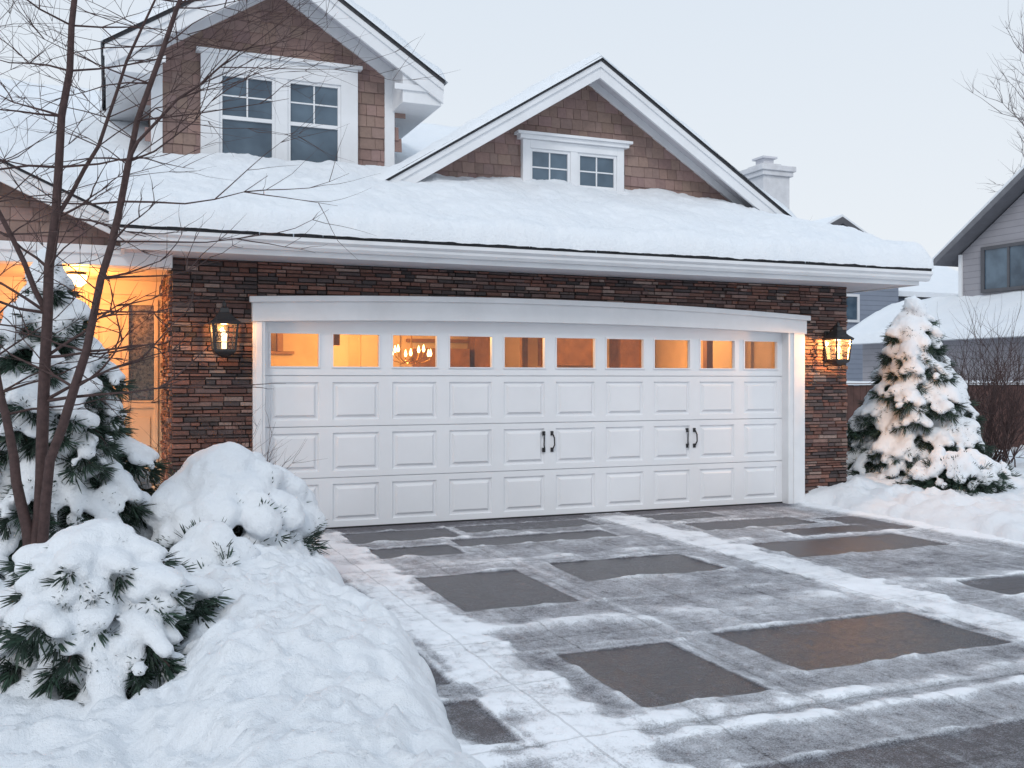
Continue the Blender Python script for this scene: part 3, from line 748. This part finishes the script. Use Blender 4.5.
for k in range(18):
    a=r.random()*6.28;e=r.uniform(.1,.7)
    twig(V,F,r,Vector((1.0+r.gauss(0,.08),-.9+r.gauss(0,.1),.1)),Vector((math.cos(a)*e,math.sin(a)*e,1)),r.uniform(.6,.95),.006,2,.1,4,3)
mesh('bush_branches',V,F,BARK,bb,True)

# ================================================================ FENCE
fe=empty('wooden_fence');L=[];r=random.Random(2);x=8.75
while x<20:
    L.append((x,x+.135,4.0+r.uniform(0,.008),4.02+r.uniform(0,.008),0,1.42+r.uniform(-.01,.01)));x+=.142
L+=[(8.7,20,4.03,4.08,.4,.5),(8.7,20,4.03,4.08,1.15,1.25)]
boxes('fence_boards',L,FENCE,fe)
boxes('fence_cap',[(8.7,20,3.97,4.08,1.43,1.46)],FENCE,fe)
snow_sheet('fence_snow',lambda u,v:(8.7+u*11.3,3.965+v*.12,1.462,min(v,1-v)*.12),120,6,.04,.05,fe)

# ================================================================ NEIGHBOURING HOUSES
NH=empty('neighbouring_house')
box('lower_walls',18.2,26,1,10.4,0,2.6,SID1,NH)
prism('lower_roof',[(17.8,2.42),(17.8,2.5),(19.6,3.45),(19.6,2.5)],.4,10.9,WHITE,NH)
def P(u,v):
    y=.3+u*10.7;x=17.72+v*1.9;return x,y,2.5+.528*(x-17.8)+.01,min(x-17.72,y-.3,11.0-y)
snow_sheet('lower_roof_snow',P,80,24,.16,.15,NH)
prismy('upper_wall',[(8.4,2.8),(8.4,4.62),(5.5,6.55),(2.6,4.62),(2.6,2.8)],19.5,27,SID1,NH)
RD=simple('rake_dark',(.14,.14,.155),.6)
for s_,nm in ((1,'far'),(-1,'near')):
    prismy('upper_roof_'+nm,[(5.5,6.60),(5.5+s_*3.35,6.60-.667*3.35),(5.5+s_*3.35,6.60-.667*3.35+.16),(5.5,6.76)],19.05,27.5,RD,NH)
    prismy('upper_snow_'+nm,[(5.5,6.76),(5.5+s_*3.45,6.76-.667*3.45),(5.5+s_*3.45,6.76-.667*3.45+.10),(5.5,6.88)],19.1,27.4,SNOW,NH)
boxes('window_trim',[(19.42,19.5,6.2,7.75,3.6,3.68),(19.42,19.5,6.2,7.75,4.62,4.7),(19.42,19.5,7.65,7.75,3.68,4.62),(19.42,19.5,6.2,6.28,3.68,4.62),(19.43,19.5,6.94,7.0,3.68,4.62)],simple('dark_trim',(.08,.08,.09),.5),NH)
box('window_glass',19.45,19.48,6.28,7.65,3.68,4.62,DGL,NH)
boxes('corner_board',[(19.46,19.6,8.36,8.46,2.9,4.6)],WHITE,NH)
NB=empty('neighbouring_house')
bx,by=20.7,14.5
prism('front_wall',[(bx-2.6,0),(bx-2.6,4.9),(bx,6.25),(bx+2.6,4.9),(bx+2.6,0)],by,by+9,SID2,NB)
DR=simple('dark_roof',(.10,.10,.11),.8)
for s_,nm in ((-1,'a'),(1,'b')):
    prism('roof_'+nm,[(bx,6.28),(bx+s_*3.0,6.28-.52*3.0),(bx+s_*3.0,6.28-.52*3.0+.2),(bx,6.48)],by-.45,by+9.3,DR,NB)
    prism('roof_snow_'+nm,[(bx,6.48),(bx+s_*3.05,6.48-.52*3.05),(bx+s_*3.05,6.48-.52*3.05+.08),(bx,6.56)],by-.42,by+9.3,SNOW,NB)
box('wing_wall',bx+2.6,bx+8,by+1.5,by+7,0,4.3,SID2,NB)
prismy('wing_roof',[(by+1.0,4.25),(by+4,5.7),(by+7.5,4.2)],bx+2.5,bx+8.4,DR,NB)
prismy('wing_roof_snow',[(by+.95,4.28),(by+4,5.75),(by+4,5.92),(by+.95,4.45)],bx+2.5,bx+8.45,SNOW,NB)
boxes('small_window_trim',[(bx+.1,bx+1.0,by-.05,by+.02,3.3,3.38),(bx+.1,bx+1.0,by-.05,by+.02,4.1,4.18),(bx+.1,bx+.18,by-.05,by+.02,3.38,4.1),(bx+.92,bx+1.0,by-.05,by+.02,3.38,4.1)],WHITE,NB)
box('small_window_glass',bx+.18,bx+.92,by-.02,by-.01,3.38,4.1,DGL,NB)

# ================================================================ SKY AND LIGHT
EL=rad(38);AZ=rad(215)
w=bpy.data.worlds.new('World');scene.world=w;w.use_nodes=True;nt=w.node_tree;bg=nt.nodes['Background']
sky=nt.nodes.new('ShaderNodeTexSky');sky.sky_type='NISHITA';sky.sun_disc=False;sky.sun_elevation=EL;sky.sun_rotation=AZ;sky.dust_density=3
tc=nt.nodes.new('ShaderNodeTexCoord');sp=nt.nodes.new('ShaderNodeSeparateXYZ');nt.links.new(tc.outputs['Generated'],sp.inputs[0])
rp=nt.nodes.new('ShaderNodeValToRGB');nt.links.new(sp.outputs[2],rp.inputs[0])
e=rp.color_ramp.elements;e[0].position=0;e[0].color=(.855,.885,.915,1);e[1].position=.75;e[1].color=(.60,.715,.85,1)
mm=nt.nodes.new('ShaderNodeMix');mm.data_type='RGBA';mm.blend_type='MULTIPLY';mm.inputs[0].default_value=1;mm.inputs[7].default_value=(10.5,10.5,10.5,1)
nt.links.new(rp.outputs[0],mm.inputs[6])
mx=nt.nodes.new('ShaderNodeMix');mx.data_type='RGBA';mx.inputs[0].default_value=.94
nt.links.new(sky.outputs[0],mx.inputs[6]);nt.links.new(mm.outputs[2],mx.inputs[7]);nt.links.new(mx.outputs[2],bg.inputs[0]);bg.inputs[1].default_value=.1
sl=bpy.data.lights.new('sun','SUN');sl.energy=1.0;sl.angle=rad(14);sl.color=(1,.97,.94);so=bpy.data.objects.new('sun',sl);COL.objects.link(so)
d=Vector((math.sin(AZ)*math.cos(EL),math.cos(AZ)*math.cos(EL),math.sin(EL)))
so.rotation_euler=d.to_track_quat('Z','Y').to_euler()

# ================================================================ CAMERA
cd=bpy.data.cameras.new('camera');co=bpy.data.objects.new('camera',cd);COL.objects.link(co)
co.location=(0,-10,1.536);co.rotation_euler=(rad(90),0,rad(-22.2));cd.sensor_width=36;cd.lens=988/1024*36;cd.shift_y=-5/1024;cd.clip_end=1000;cd.clip_start=.05
scene.camera=co
scene.view_settings.view_transform='Standard';scene.view_settings.look='None';scene.view_settings.exposure=0
